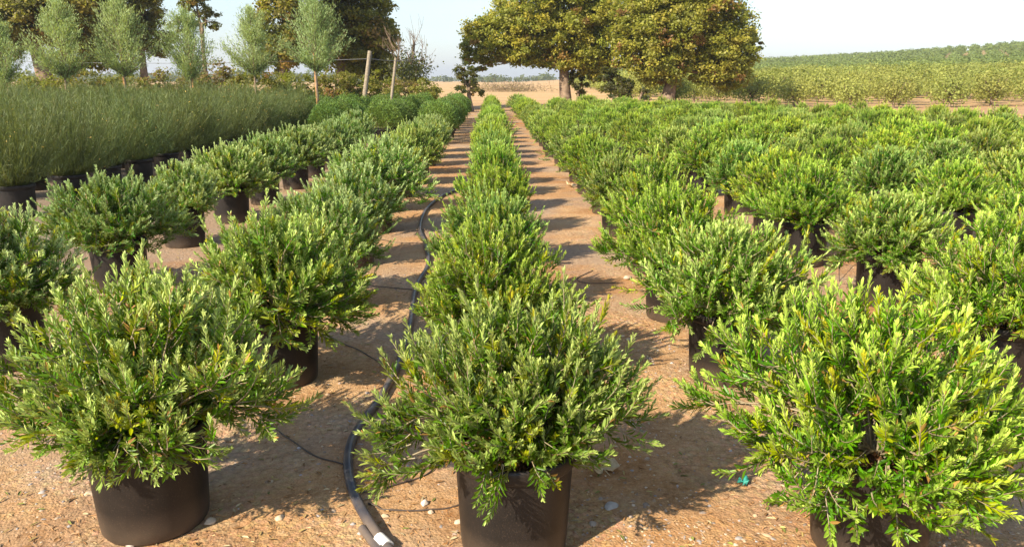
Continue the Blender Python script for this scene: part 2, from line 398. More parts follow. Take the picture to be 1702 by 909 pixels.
th = np.linspace(0, 2 * math.pi, 32, endpoint=False)
for q, (ra, rb) in enumerate(((.0, .07), (.07, .14), (.14, .2))):
    V = []
    for r_ in (ra, rb):
        V.append(np.stack([r_ * np.cos(th), r_ * np.sin(th), .365 + .012 * np.sin(th * 5 + r_ * 40) + .015 * (1 - r_ / .2)], -1))
    k = np.arange(32); A.add(np.concatenate(V), np.stack([k, (k + 1) % 32, 32 + (k + 1) % 32, 32 + k], -1), (1, 1, 1))
rs = np.random.default_rng(3); n = 260; t = rs.uniform(0, 6.28, n); d = .19 * np.sqrt(rs.uniform(0, 1, n))
leaves(A, np.stack([d * np.cos(t), d * np.sin(t), .378 + rs.uniform(0, .015, n)], -1), rs.normal(size=(n, 3)) * [1, 1, .25], np.tile([0, 0, 1.], (n, 1)) + rs.normal(0, .3, (n, 3)),
       rs.uniform(.012, .035, n), rs.uniform(.004, .012, n), np.array([3.2, 2.6, 2.0]) * rs.uniform(.4, 1.2, (n, 1)), .2)
ME_SOIL = A.mesh('soil', M_soil)

def make_olive(seed, rx=.52, top=.93, mains=64, shoots=9, droop=.35, skirt=.25, slo=-.2, front=0.0, lsc=.93, lean=(0, 0), silver=.42, spread_up=1.0, fill=400):
    rg = np.random.default_rng(seed); LA = Arr(); BA = Arr()
    hh = top - .42
    def lobes(a): return 1 + .15 * math.sin(2 * a + seed) + .12 * math.sin(3 * a + 2.1 * seed) + .07 * math.sin(5 * a + seed * .7)
    def envelope(a, el):
        R0 = rx * lobes(a) * (1 - front * max(0.0, -math.sin(a)))
        if el >= 0: return 1 / math.sqrt((math.cos(el) / R0) ** 2 + (math.sin(el) / hh) ** 2)
        return R0 * (1 - .55 * abs(el) / 1.2) if el > -1.2 else R0 * .45
    def shoot(p, d, ln, r0=.0024, leafy=1.0, tipc=1.0):
        d0z = norm(d)[2]; n = max(5, int(ln / .03)); pts = [p]; q = p.copy(); d = norm(d)
        up = np.array([0, 0, 1.])
        for i in range(n):
            d = norm(d + up * .13 * spread_up + rg.normal(0, .05, 3)); q = q + d * ln / n; pts.append(q.copy())
        pts = np.array(pts)
        tube(BA, pts, np.linspace(r0, r0 * .4, len(pts)), 3, np.array([.9, 1.0, .75]) if rg.random() < .6 else np.array([1, .8, .7]), cap=False)
        # opposite leaf pairs
        gap = .0115 * lsc; m = max(4, int(ln / gap)); tt = np.linspace(.08, 1, m) ** .9
        idx = tt * (len(pts) - 1); i0 = np.minimum(idx.astype(int), len(pts) - 2); fr = (idx - i0)[:, None]
        pos = pts[i0] * (1 - fr) + pts[i0 + 1] * fr; T = norm(pts[i0 + 1] - pts[i0])
        ref = norm(np.cross(T, rg.normal(size=3)[None])); B = np.cross(T, ref)
        ph = np.arange(m) * (math.pi / 2) + rg.normal(0, .25, m)
        S = ref * np.cos(ph)[:, None] + B * np.sin(ph)[:, None]
        op = (.88 - .62 * tt ** 2)[:, None]
        col_t = np.clip((tt - .4) / .5, 0, 1)[:, None] * tipc
        shade = rg.uniform(.75, 1.25)
        if d0z < .1 and p[2] < .55: tipc *= .6; shade *= .9  # low shoots: less new growth, plus underside shade tinted into the leaf colour
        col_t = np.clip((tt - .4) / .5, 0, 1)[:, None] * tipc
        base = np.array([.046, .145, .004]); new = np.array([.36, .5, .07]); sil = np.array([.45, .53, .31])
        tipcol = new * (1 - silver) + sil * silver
        if rg.random() < .14: base = np.array([.2, .25, .015])
        if rg.random() < .06: tipcol = np.array([.36, .36, .05])
        for sg in (1, -1):
            keep = rg.random(m) < .93 * leafy
            ax = norm(T * (1.15 - .25 * op) + S * sg * op + rg.normal(0, .14, (m, 3)) + up * .18)
            nr = norm(T * .9 - S * sg * .3 + up * .45 + rg.normal(0, .25, (m, 3)))
            L_ = rg.uniform(.032, .054, m) * lsc * (1 - .42 * tt ** 3)
            W_ = L_ * rg.uniform(.2, .275, m)
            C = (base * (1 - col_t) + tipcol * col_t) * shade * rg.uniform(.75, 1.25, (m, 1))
            dead = rg.random(m) < .025; C[dead] = np.array([.3, .19, .07]) * rg.uniform(.6, 1.2)
            k = keep; leaves(LA, pos[k] + S[k] * sg * .002, ax[k], nr[k], L_[k], W_[k], C[k], .22, rg.uniform(-.05, .12))
        # terminal tuft
        k = 3; ax = norm(T[-1][None] + rg.normal(0, .25, (k, 3)))
        leaves(LA, np.tile(pts[-1], (k, 1)), ax, rg.normal(size=(k, 3)), rg.uniform(.016, .028, k) * lsc, rg.uniform(.005, .008, k) * lsc, tipcol * shade * np.ones((k, 1)), .3)
    for i in range(mains):
        a = i * 2.39996 + rg.normal(0, .25)
        u = (i + .5) / mains
        if rg.random() < skirt: el = rg.uniform(slo, .25)
        else: el = math.asin(min(1, max(-.1, 1 - u * 1.02))) + rg.normal(0, .1)
        el = min(el, 1.5)
        reach = envelope(a, el) * rg.uniform(.66, .92)
        st = np.array([rg.uniform(0, .05) * math.cos(a), rg.uniform(0, .05) * math.sin(a), .385])
        en = np.array([math.cos(a) * math.cos(el) * reach + lean[0] * math.sin(max(el, 0)), math.sin(a) * math.cos(el) * reach + lean[1] * math.sin(max(el, 0)), .42 + math.sin(el) * reach])
        # low branches rise over the rim first
        midp = (st + en) / 2 + np.array([0, 0, .05 + (.09 if el < .1 else 0)]) + rg.normal(0, .02, 3)
        if el < .1:
            k = .2 / max(.2, math.hypot(*en[:2])); 
        t = np.linspace(0, 1, 9)[:, None]
        pts = st * (1 - t) ** 2 + 2 * midp * t * (1 - t) + en * t * t
        tube(BA, pts, np.linspace(.0055, .002, 9), 4, (.5, .42, .35), cap=False)
        outd = norm(en - midp)
        ns = shoots + rg.integers(-2, 4)
        for s in range(ns):
            tt = rg.uniform(.2, 1) ** .8 if s else 1.0
            ix = min(7, int(tt * 8)); p = pts[ix] + (pts[ix + 1] - pts[ix]) * (tt * 8 - ix)
            if el < .0 and tt < .5 and math.hypot(p[0], p[1]) < .23 and p[2] < .43: continue
            d = outd + rg.normal(0, .62, 3) + np.array([0, 0, .5 if el > 0 else .12])
            ln = rg.uniform(.1, .2) * (1.0 if s else 1.15)
            e_here = envelope(a, el); rr_ = np.linalg.norm((p - np.array([0, 0, .42])))
            if rg.random() < .06: ln *= 1.5
            # limit the shoot to the envelope
            ln = min(ln, max(.07, (e_here * 1.1 - rr_)))
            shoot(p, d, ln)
    # inner shoots that fill the body of the shrub
    for i in range(fill):
        a = rg.uniform(0, 6.283); el = rg.uniform(slo, 1.5); e = envelope(a, el)
        d = np.array([math.cos(a) * math.cos(el), math.sin(a) * math.cos(el), math.sin(el)])
        p = np.array([0, 0, .43]) + d * e * rg.uniform(.25, .82) + np.array([lean[0], lean[1], 0]) * math.sin(max(el, 0))
        if math.hypot(p[0], p[1]) < .24 and p[2] < .43: continue
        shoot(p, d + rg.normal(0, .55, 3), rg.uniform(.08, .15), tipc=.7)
    # long loose arching sprigs that break the outline
    for i in range(int(26 + 10 * skirt)):
        a = rg.uniform(0, 6.283); el = rg.choice([rg.uniform(slo + .1, .3), rg.uniform(.3, 1.4)], p=[.5, .5])
        e = envelope(a, el); d = np.array([math.cos(a) * math.cos(el), math.sin(a) * math.cos(el), math.sin(el)])
        p = np.array([0, 0, .42]) + d * e * .72 + np.array([lean[0], lean[1], 0]) * math.sin(max(el, 0))
        shoot(p, d + rg.normal(0, .25, 3), rg.uniform(.17, .3), .003, .95)
    # a few dangling over the rim
    for i in range(int(5 + 12 * droop)):
        a = rg.uniform(0, 6.283); p = np.array([math.cos(a) * .235, math.sin(a) * .235, .44 + rg.uniform(0, .06)])
        d = np.array([math.cos(a) * .8, math.sin(a) * .8, -rg.uniform(.3, 1.3)])
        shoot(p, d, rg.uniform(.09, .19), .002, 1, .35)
    return LA.mesh('foliage', M_olive), BA.mesh('branches', M_twig)

# prototypes: three of their own for the front plants and seven shared ones
VAR = {
 'fc': make_olive(101, rx=.5, top=.9, lean=(.04, 0), mains=70, shoots=9, droop=.5, skirt=.3, slo=-.06, front=.36, silver=.45),
 'fr': make_olive(102, rx=.58, top=.93, mains=80, shoots=9, droop=1.2, skirt=.42, slo=-.4, front=.12, silver=.2),
 'fl': make_olive(103, rx=.57, top=.98, mains=76, shoots=9, droop=.5, skirt=.25, slo=-.1, front=.3, silver=.5),
}
specs = [dict(rx=.48, top=.9), dict(rx=.52, top=.93, silver=.15, slo=-.05), dict(rx=.5, top=.86, skirt=.35), dict(rx=.46, top=.96, silver=.2, slo=-.05),
         dict(rx=.55, top=.92, silver=.65), dict(rx=.5, top=.93, silver=.75, lean=(.05, .0)), dict(rx=.52, top=.9, silver=.1, lean=(-.04, .05))]
for k, s in enumerate(specs): VAR[k] = make_olive(200 + k, mains=62, shoots=9, **s)
VL = {k: VAR[k] for k in VAR}

KX = [1.0]
def potted(name, fol, br, loc, rz, s=1.0, tilt=(0, 0), wx=1.0):
    root = empty(name, loc, rz); root.rotation_euler.x = tilt[0]; root.rotation_euler.y = tilt[1]
    p = link_mesh('pot', ME_POT, root); link_mesh('rim', ME_RIM, p)
    link_mesh('soil', ME_SOIL, root)
    for nm, me in (('branches', br), ('foliage', fol)):
        kx = KX[0]
        o = link_mesh(nm, me, root); o.scale = (s * wx * kx, s * wx / kx, s); o.location.z = .41 * (1 - s)
    return root
protos = {k: None for k in VAR}
ORD = ['', 'first', 'second', 'third', 'fourth', 'fifth', 'sixth', 'seventh', 'eighth', 'ninth', 'tenth', 'eleventh', 'twelfth', 'thirteenth', 'fourteenth']
ROWN = {'C': 'centre row', 'R1': 'row just right of centre', 'R2': 'second row right of centre', 'R3': 'third row right of centre',
        'R4': 'fourth row right of centre', 'R5': 'fifth row right of centre', 'R6': 'sixth row right of centre', 'R7': 'seventh row right of centre', 'R8': 'eighth row right of centre', 'R9': 'outermost row at the far right',
        'L1': 'row beside the left dirt path', 'L2': 'row behind the left path row'}
FRONT = {('C', 0): ('fc', 'wide low olive shrub in brown black pot at front of the centre row'),
         ('R1', 0): ('fr', 'largest bushy olive shrub at lower right spilling over its dusty pot'),
         ('L1', 0): ('fl', 'silvery-tipped olive shrub in black pot at lower left, left of the hose'),
         ('R1', 1): (2, 'yellow green olive shrub directly behind the big one at lower right'),
         ('L2', 0): (5, 'olive shrub cut by the left picture edge behind the front left shrub'),
         ('R2', 0): (3, 'olive shrub in pot cut by right picture edge behind the big front one'),
         ('R2', 1): (2, 'loose olive shrub with pale rim and orange dead twigs showing in its pot'),
         ('R2', 2): (1, 'olive shrub in black pot whose shiny grey rim catches light, right side'),
         ('L2', 1): (4, 'dark olive shrub in a brown sunlit pot, second in the outer left row')}
GRP = 'potted olive shrubs standing in nursery rows'
rv = random.Random(21); last = -1
for rk, lst in ROWS.items():
    for i, (x, y) in enumerate(lst):
        if (rk, i) in FRONT:
            v, lab = FRONT[(rk, i)]; rz = {'C': .0, 'R1': .1, 'L1': -.1}.get(rk, rv.uniform(0, 6.28)) if i == 0 else rv.uniform(0, 6.28)
            s = 1.0
        else:
            v = rv.choice([q for q in (0, 1, 2, 3, 6) if q != last]); rz = rv.uniform(0, 6.28); s = rv.uniform(.84, 1.1)
            if rk[0] == 'L': v = rv.choice([4, 5, 4, 0, 5])
            if rk == 'C': s = rv.uniform(.9, 1.08)
            lab = ('potted olive shrub, %s in the %s' % (ORD[i + 1], ROWN[rk])) if i < 12 else \
                  ('far potted olive shrub merging into the distant end of the %s' % ROWN[rk])
        last = v
        wx = 1.0 if (rk, i) in FRONT else (.77 if rk == 'C' else .97 if rk == 'L1' and i < 5 else .9 if rk == 'L1' else .95)
        if rk == 'C' and i in (1, 2): wx = .86
        if (rk, i) not in FRONT: wx *= rv.uniform(.9, 1.08)
        KX[0] = 1.0 if (rk, i) in FRONT else rv.uniform(.92, 1.09)
        f, b = VAR[v]
        if (rk, i) == ('R2', 1): s = .92
        r = potted('potted_olive', f, b, (x, y, gz(x, y) - .004), rz, s, (rv.uniform(-.015, .015), rv.uniform(-.015, .015)), wx)
        tag(r, lab, 'potted shrub', GRP)

# darker rounded shrubs beyond the olives on the left
def make_round(seed):
    rg = np.random.default_rng(seed); A = Arr(); B = Arr()
    n = 9000; v = norm(rg.normal(size=(n, 3))); v[:, 2] = np.abs(v[:, 2]) * 1.0 - .12 * (rg.random(n) < .25)
    a = np.arctan2(v[:, 1], v[:, 0]); lob = 1 + .08 * np.sin(3 * a + seed) + .06 * np.sin(7 * a + 4 * v[:, 2] + seed) + .05 * np.sin(11 * v[:, 2] + 5 * a)
    r = lob * (1 - rg.exponential(.1, n)).clip(.2, 1.1)
    P = v * r[:, None] * np.array([.5, .5, .6]) + np.array([0, 0, .46])
    C = np.array([.075, .14, .028])[None] * rg.uniform(.6, 1.7, (n, 1)) + np.array([.05, .06, .0])[None] * (rg.random((n, 1)) < .25)
    leaves(A, P, v + rg.normal(0, .5, (n, 3)) + [0, 0, .5], rg.normal(size=(n, 3)) + v, rg.uniform(.03, .055, n), rg.uniform(.012, .02, n), C, .2)
    for k in range(14):
        t = rg.uniform(0, 6.28); e = np.array([math.cos(t) * .3, math.sin(t) * .3, rg.uniform(.6, .9)])
        s = np.array([0, 0, .38]); q = np.linspace(0, 1, 4)[:, None]; tube(B, s + (e - s) * q, np.linspace(.008, .003, 4), 4, (1, 1, 1), False)
    return A.mesh('foliage', M_round), B.mesh('branches', M_twig)
RV = [make_round(300 + k) for k in range(3)]
k = 0
for xi, xrow in enumerate((-1.35, -2.85, -4.35, -5.85, -7.35, -8.85)):
    yy = 20.6 + (0 if xi < 4 else 3.2)
    j = 0
    while yy < 35.5 - xi * .5:
        f, b = RV[rv.randrange(3)]; j += 1
        r = potted('potted_round_shrub', f, b, (xrow + rv.uniform(-.06, .06), yy, 0), rv.uniform(0, 6.28), rv.uniform(.94, 1.1))
        nm = ['row beside the path', 'second row from the path', 'third row from the path', 'fourth row from the path', 'fifth row from the path', 'row nearest the fence'][xi]
        tag(r, ('dark green rounded shrub, %s in the far left %s' % (ORD[j], nm)) if j < 5 and xi < 3 else
            ('dense dark green shrub deep in the far left block, %s' % nm), 'potted shrub', 'dark green potted shrubs beyond the olives at left')
        yy += 1.35 * rv.uniform(.95, 1.05)

# tall wispy brooms at the far left
def make_broom(seed):
    rg = np.random.default_rng(seed); A = Arr(); n = 420
    a = rg.uniform(0, 6.283, n); r0 = .13 * np.sqrt(rg.random(n)); sp = rg.uniform(.03, .8, n)
    H = rg.uniform(.75, 1.22, n) * (1 - .3 * (sp / .8) ** 2); q4 = n // 3; H[:q4] = rg.uniform(.12, .55, q4); sp[:q4] = rg.uniform(.35, .75, q4)
    P0 = np.stack([r0 * np.cos(a), r0 * np.sin(a), np.full(n, .38)], -1)
    out = np.stack([np.cos(a), np.sin(a), np.zeros(n)], -1)
    seg = 6; prev = P0; base = np.array([.058, .082, .024])
    C0 = base * rg.uniform(.55, 1.5, (n, 1)) + np.array([.03, .02, 0]) * (rg.random((n, 1)) < .2)
    pts = []
    for k in range(seg + 1):
        t = k / seg
        p = P0 + out * (sp * (t ** .8) * .82)[:, None] + np.array([0, 0, 1.]) * (H * t)[:, None] + rg.normal(0, .012, (n, 3)) * t
        pts.append(p)
    wv = norm(rg.normal(size=(n, 3)) * [1, 1, .1])
    for k in range(seg):
        w0 = .0032 * (1 - .5 * k / seg); w1 = .0032 * (1 - .5 * (k + 1) / seg)
        V = np.stack([pts[k] - wv * w0, pts[k] + wv * w0, pts[k + 1] + wv * w1, pts[k + 1] - wv * w1], 1).reshape(-1, 3)
        A.add(V, (np.arange(n) * 4)[:, None] + np.array([[0, 1, 2, 3]]), np.repeat(C0, 4, 0))
        if k >= 1:
            for rep in range(5):
                t = rg.random((n, 1)); q = pts[k] * (1 - t) + pts[k + 1] * t
                d = norm(rg.normal(0, .5, (n, 3)) + [0, 0, 1.1] + out * .3)
                leaves(A, q, d, rg.normal(size=(n, 3)), rg.uniform(.05, .13, n), rg.uniform(.003, .0055, n), C0 * 1.25 * rg.uniform(.7, 1.4, (n, 1)), .1)
    m = 60; i = rg.integers(0, n, m); kk = rg.integers(2, seg, m)
    q = np.array([pts[b][a_] for a_, b in zip(i, kk)]) + rg.normal(0, .03, (m, 3))
    cards(A, q, rg.normal(size=(m, 3)), rg.uniform(.01, .02, m), np.tile([.66, .45, .12], (m, 1)))
    return A.mesh('stems', M_broom)
BV = [make_broom(400 + k) for k in range(3)]
k = 0; broom_rows = [(-5.85, 9.5), (-7.2, 10.9), (-8.5, 12.6), (-9.8, 14.6), (-11.1, 16.6), (-12.4, 18.6), (-13.7, 20.6)]
BN = ['nearest the olives', 'second from the olives', 'third from the olives', 'fourth from the olives', 'fifth from the olives', 'sixth from the olives', 'farthest left']
for xi, (xr, y0) in enumerate(broom_rows):
    yy = y0; j = 0
    while yy < 24:
        j += 1; o = empty('potted_broom', (xr + rv.uniform(-.1, .1), yy, 0), rv.uniform(0, 6.28))
        p = link_mesh('pot', ME_POT, o); link_mesh('rim', ME_RIM, p); link_mesh('soil', ME_SOIL, o)
        s = link_mesh('stems', BV[rv.randrange(3)], o); q = rv.uniform(.8, 1.12); s.rotation_euler = (rv.uniform(-.07, .07), rv.uniform(-.07, .07), 0); s.scale = (q * 1.12, q * 1.12, q)
        s.location.z = .38 * (1 - q)
        tag(o, ('tall wispy broom in black pot, %s from the front, row %s' % (ORD[j], BN[xi])) if j < 7 and xi < 2 else
            ('tall wispy broom standing inside the left broom block, row %s' % BN[xi]), 'potted shrub', 'tall wispy brooms in pots at far left')
        yy += 1.05 * rv.uniform(.93, 1.07)

# ------------------------------------------------------------------ hoses and litter
def spline(pts, n=12):
    P = np.array(pts, float); P = np.vstack([2 * P[0] - P[1], P, 2 * P[-1] - P[-2]]); out = []
    for i in range(1, len(P) - 2):
        for t in np.linspace(0, 1, n, endpoint=False):
            a, b, c, d = P[i - 1], P[i], P[i + 1], P[i + 2]
            out.append(.5 * ((2 * b) + (-a + c) * t + (2 * a - 5 * b + 4 * c - d) * t * t + (-a + 3 * b - 3 * c + d) * t ** 3))
    out.append(P[-2]); return np.array(out)
def ground_tube(name, pixels, rad, mat, label, cat, group=None, n=10, lift=None, noise_=0):
    g = [gp(*q) if len(q) == 2 else Vector(q) for q in pixels]
    pts = spline([(q.x, q.y, 0) for q in g]); pts[:, 2] = height(pts[:, 0], pts[:, 1]) + rad * .85
    if lift is not None: pts[:, 2] += np.interp(np.linspace(0, 1, len(pts)), [0, 1], lift)
    if noise_: pts[:, 0] += noise_ * np.sin(np.arange(len(pts)) * .31) ; pts[:, 2] += abs(noise_) * .3 * (1 + np.sin(np.arange(len(pts)) * .47))
    A = Arr(); tube(A, pts, rad, n); o = link_mesh(name, A.mesh(name, mat, True)); return tag(o, label, cat, group)
ground_tube('irrigation_hose', [(672, 945), (640, 912), (606, 862), (586, 818), (579, 775), (585, 735), (606, 700), (640, 655), (668, 592), (683, 535), (692, 480), (712, 440), (706, 405), (698, 382), (708, 352), (735, 328), (752, 322), (775, 305)],
            .0215, M_hose, 'thick black irrigation hose snaking along the left path', 'hose', n=14)
ground_tube('pipe_offcut', [(602, 884), (622, 908), (650, 940)], .016, M_hose, 'short dusty grey pipe lying against the near end of the thick hose', 'pipe', n=10)
ground_tube('pipe_fitting', [(630, 901), (637, 907), (645, 915)], .024, M_white, 'small white plastic fitting beside the hose end at bottom edge', 'fitting', n=12)
ground_tube('surface_pipe', [(600, 222), (670, 220), (752, 222)], .03, M_pvc, 'pale pipe lying across the left path far back', 'pipe', n=10)
drips = [([(592, 822), (640, 812), (700, 792), (735, 770), (760, 745)], 'thin drip tube from hose up to the front centre pot'),
         ([(612, 838), (640, 848), (690, 850), (740, 846), (768, 838)], 'thin drip tube half buried below the other near the front centre pot'),
         ([(656, 622), (610, 590), (545, 556), (505, 520)], 'thin drip tube from hose toward the second pot of the left path row'),
         ([(692, 482), (650, 478), (600, 468), (560, 445), (535, 440)], 'thin drip tube crossing to the third pot of the left path row'),
         ([(575, 775), (520, 755), (450, 705), (420, 680), (390, 670)], 'thin drip tube from hose bend to the front left pot'),
         ([(706, 405), (655, 402), (600, 392), (580, 380)], 'thin drip tube crossing to the fourth pot of the left path row'),
         ([(698, 382), (720, 386), (750, 386), (790, 380)], 'thin drip tube from hose to the middle of the centre row'),
         ([(985, 408), (1010, 405), (1048, 425), (1060, 435)], 'thin drip tube on the right path by the fourth right pot'),
         ([(985, 450), (960, 462), (978, 470), (1040, 470)], 'short stray drip tube on right path near the centre row')]
for p, lab in drips: ground_tube('drip_tube', p, .0035, M_drip, lab, 'tube', 'thin drip tubes feeding the pots', n=6, noise_=.006)
# taut tubes that rise into pots
for (a, b, lab) in ((gp(1378, 498), at(1322, 378, 6.5) , 'thin grey tube hanging over the pot rim at right'),):
    A = Arr(); s = np.array(gp(1395, 470)); e = np.array([3.1, 6.5, .43]); t = np.linspace(0, 1, 12)[:, None]
    tube(A, s + (e - s) * t + np.array([0, 0, -.05]) * np.sin(t * math.pi), .0035, 6)
    tag(link_mesh('drip_tube', A.mesh('drip_tube', M_drip, True)), lab, 'tube', 'thin drip tubes feeding the pots')

def big_stone(px, py, r, c, lab, flat=.6, seed=1):
    g = gp(px, py); rg = np.random.default_rng(seed)
    import bmesh
    bm = bmesh.new(); bmesh.ops.create_icosphere(bm, subdivisions=3, radius=r)
    for v in bm.verts:
        d = v.co.normalized(); k = 1 + .1 * math.sin(d.x * 4 + seed) + .08 * math.sin(d.y * 5 + 2 * seed) + .06 * math.cos(d.z * 6)
        v.co = Vector((v.co.x * 1.25, v.co.y * .9, v.co.z * flat)) * k
    me = bpy.data.meshes.new('stone'); bm.to_mesh(me); bm.free()
    for p in me.polygons: p.use_smooth = True
    ca = me.color_attributes.new('tint', 'FLOAT_COLOR', 'POINT'); ca.data.foreach_set('color', list((*c, 1)) * len(me.vertices))
    me.materials.append(M_stone); o = link_mesh('stone', me); o.location = (g.x, g.y, r * flat * .45); o.rotation_euler.z = seed * 1.3
    tag(o, lab, 'stone', 'loose stones on the path')
big_stone(706, 838, .016, (.75, .68, .6), 'pale rounded stone on the dirt between hose end and front centre pot', .8, 1)
big_stone(716, 852, .011, (.62, .5, .38), 'small tan stone just below the pale rounded stone', .7, 2)
big_stone(1016, 842, .026, (.5, .48, .46), 'flat grey stone in shade right of the front centre pot', .4, 3)
big_stone(940, 822, .014, (.6, .5, .42), 'small tan stone touching the right side of the front centre pot', .6, 4)
big_stone(765, 868, .017, (.66, .56, .44), 'tan stone touching left side of the front centre pot base', .5, 5)
big_stone(985, 872, .016, (.5, .42, .35), 'brown stone on the shadow edge right of the front pot', .5, 6)
big_stone(640, 858, .013, (.58, .46, .33), 'small sandy stone beside the hose near the bottom edge', .55, 7)
big_stone(350, 868, .02, (.6, .5, .38), 'tan stone at the right foot of the front left pot', .6, 8)
big_stone(218, 905, .02, (.68, .62, .56), 'pale stone in front of the front left pot', .9, 9)
big_stone(1043, 463, .03, (.6, .48, .36), 'tan stone amid chips at the foot of the fourth right pot', .6, 10)
big_stone(150, 822, .018, (.52, .42, .32), 'brown stone left of the front left pot', .6, 12)
big_stone(465, 862, .017, (.66, .55, .4), 'sandy stone between front left pot and hose, near bottom', .6, 13)

def fan_leaf(name, px, py, s, mat, lab, cat, rz=0.4, lobes=5, cup=.5):
    g = gp(px, py); A = Arr(); n = 41; V = [[0, 0, 0]]
    for i in range(n):
        a = -2.5 + 5.0 * i / (n - 1); r = s * (.55 + .45 * abs(math.cos(a * lobes / 2.6)) ** .7) * (1 - .12 * abs(a) / 2.5)
        V.append([r * math.cos(a), r * math.sin(a), cup * r * r / s + .012 * math.sin(a * 5)])
    A.add(V, [[0, i, i + 1] for i in range(1, n)])
    me = A.mesh(name, mat, True); o = link_mesh(name, me); o.location = (g.x, g.y, gz(g.x, g.y) + .012); o.rotation_euler = (.1, -.25, rz)
    md = o.modifiers.new('t', 'SOLIDIFY'); md.thickness = .0015
    A = Arr(); t = np.linspace(0, 1, 6)[:, None]; tube(A, np.array([0, 0, .001]) + t * np.array([-s * .9, s * .1, .02]), .0018, 5)
    link_mesh('leaf_stalk', A.mesh('leaf_stalk', mat, True), o)
    tag(o, lab, cat)
fan_leaf('dry_leaf', 1003, 786, .075, M_dry, 'large curled pale dead leaf on shaded dirt right of front centre pot', 'dead leaf', 1.9)
fan_leaf('dry_leaf', 718, 628, .09, plain('dry_leaf_brown', (.45, .24, .1), .85, (.3, .15, .06), 30), 'orange brown crumpled dead leaf behind left edge of front centre shrub', 'dead leaf', .3)
fan_leaf('dry_leaf', 950, 312, .12, M_dry, 'small pale dead leaf lying in shade on the far right path', 'dead leaf', 2.5)
fan_leaf('plastic_scrap', 1235, 805, .03, M_teal, 'little teal plastic scrap on the dirt left of big right pot', 'scrap', .5, 3, .2)

# ------------------------------------------------------------------ trees
def limb(A, p, d, ln, r, rg, depth, ends, up=.12):
    n = 6; pts = [p.copy()]; q = p.copy(); d = norm(d)
    for i in range(n):
        d = norm(d + rg.normal(0, .1, 3) + np.array([0, 0, up * .3])); q = q + d * ln / n; pts.append(q.copy())
    tube(A, pts, np.linspace(r, r * .55, n + 1), 7 if depth < 2 else 5, (1, 1, 1), False)
    ends.append(q)
    if depth < 3:
        for k in range(3 if depth else 4):
            i = rg.integers(3, n + 1); dd = norm(d + rg.normal(0, .65, 3))
            limb(A, np.array(pts[i]), dd, ln * rg.uniform(.55, .75), r * .5, rg, depth + 1, ends, up)
def make_tree(name, base, trunk_top, blobs, seed, leaf=.105, dens=1.0, color=(.15, .14, .025), color2=(.24, .17, .03), trunk_r=.3, label='', cat='tree', group=None, mat=None, rootz=0, hang=.3, fork=True, leafn=95):
    """blobs: (x,y,z,rx,ry,rz) relative to the base. Foliage grows as clumps through every blob's volume"""
    rg = np.random.default_rng(seed); root = empty(name, base)
    B = Arr(); tt = np.array(trunk_top, float)
    t = np.linspace(0, 1, 9)[:, None]; pts = t * tt + np.array([.12, .05, 0]) * np.sin(t * 3 + seed) * t
    tube(B, pts, np.linspace(trunk_r * 1.25, trunk_r * .72, 9), 12, (1, 1, 1), False)
    ends = []
    for b in blobs:
        c = np.array(b[:3]); s = pts[rg.integers(6, 9)]; q = np.linspace(0, 1, 8)[:, None]
        midp = (s + c) / 2 + np.array([0, 0, -.15 * np.linalg.norm(c - s)])
        P = s * (1 - q) ** 2 + 2 * midp * q * (1 - q) + c * q * q
        tube(B, P, np.linspace(trunk_r * .5, trunk_r * .14, 8), 7, (1, 1, 1), False)
        for k in range(5):
            e = c + norm(rg.normal(size=3)) * np.array(b[3:6]) * .7; i = rg.integers(4, 8); s2 = P[i]
            tube(B, s2 + (e - s2) * np.linspace(0, 1, 5)[:, None] + rg.normal(0, .05, (5, 3)) * np.linspace(0, 1, 5)[:, None], np.linspace(trunk_r * .16, trunk_r * .04, 5), 5, (1, 1, 1), False)
    link_mesh('trunk', B.mesh('trunk', M_bark, True), root)
    A = Arr()
    for b in blobs:
        c = np.array(b[:3]); R_ = np.array(b[3:6]); vol = R_[0] * R_[1] * R_[2]
        nc = max(6, int(30 * vol ** .67 * dens))
        v = norm(rg.normal(size=(nc, 3))); rad = rg.random(nc) ** .38
        cc = c + v * rad[:, None] * R_
        for k in range(nc):
            m = leafn; cr = rg.uniform(.22, .5) * min(1.0, max(.35, R_.mean() / 1.8))
            g = rg.normal(0, .55, (m, 3)) * cr * [1.1, 1.1, .7]
            P = cc[k] + g
            nr = norm(rg.normal(0, .6, (m, 3)) + [0, 0, .55] + v[k] * .5)
            mix = rg.random() ** 1.5; br = rg.random() < .06; C = ((np.array(color) * (1 - mix) + np.array(color2) * mix) if not br else np.array([.2, .11, .03])) * rg.uniform(.65, 1.3, (m, 1)) * rg.uniform(.8, 1.2)
            cards(A, P, nr, rg.uniform(.55, 1.1, m) * leaf, C)
    link_mesh('crown', A.mesh('crown', mat or M_tree), root)
    return tag(root, label, cat, group)

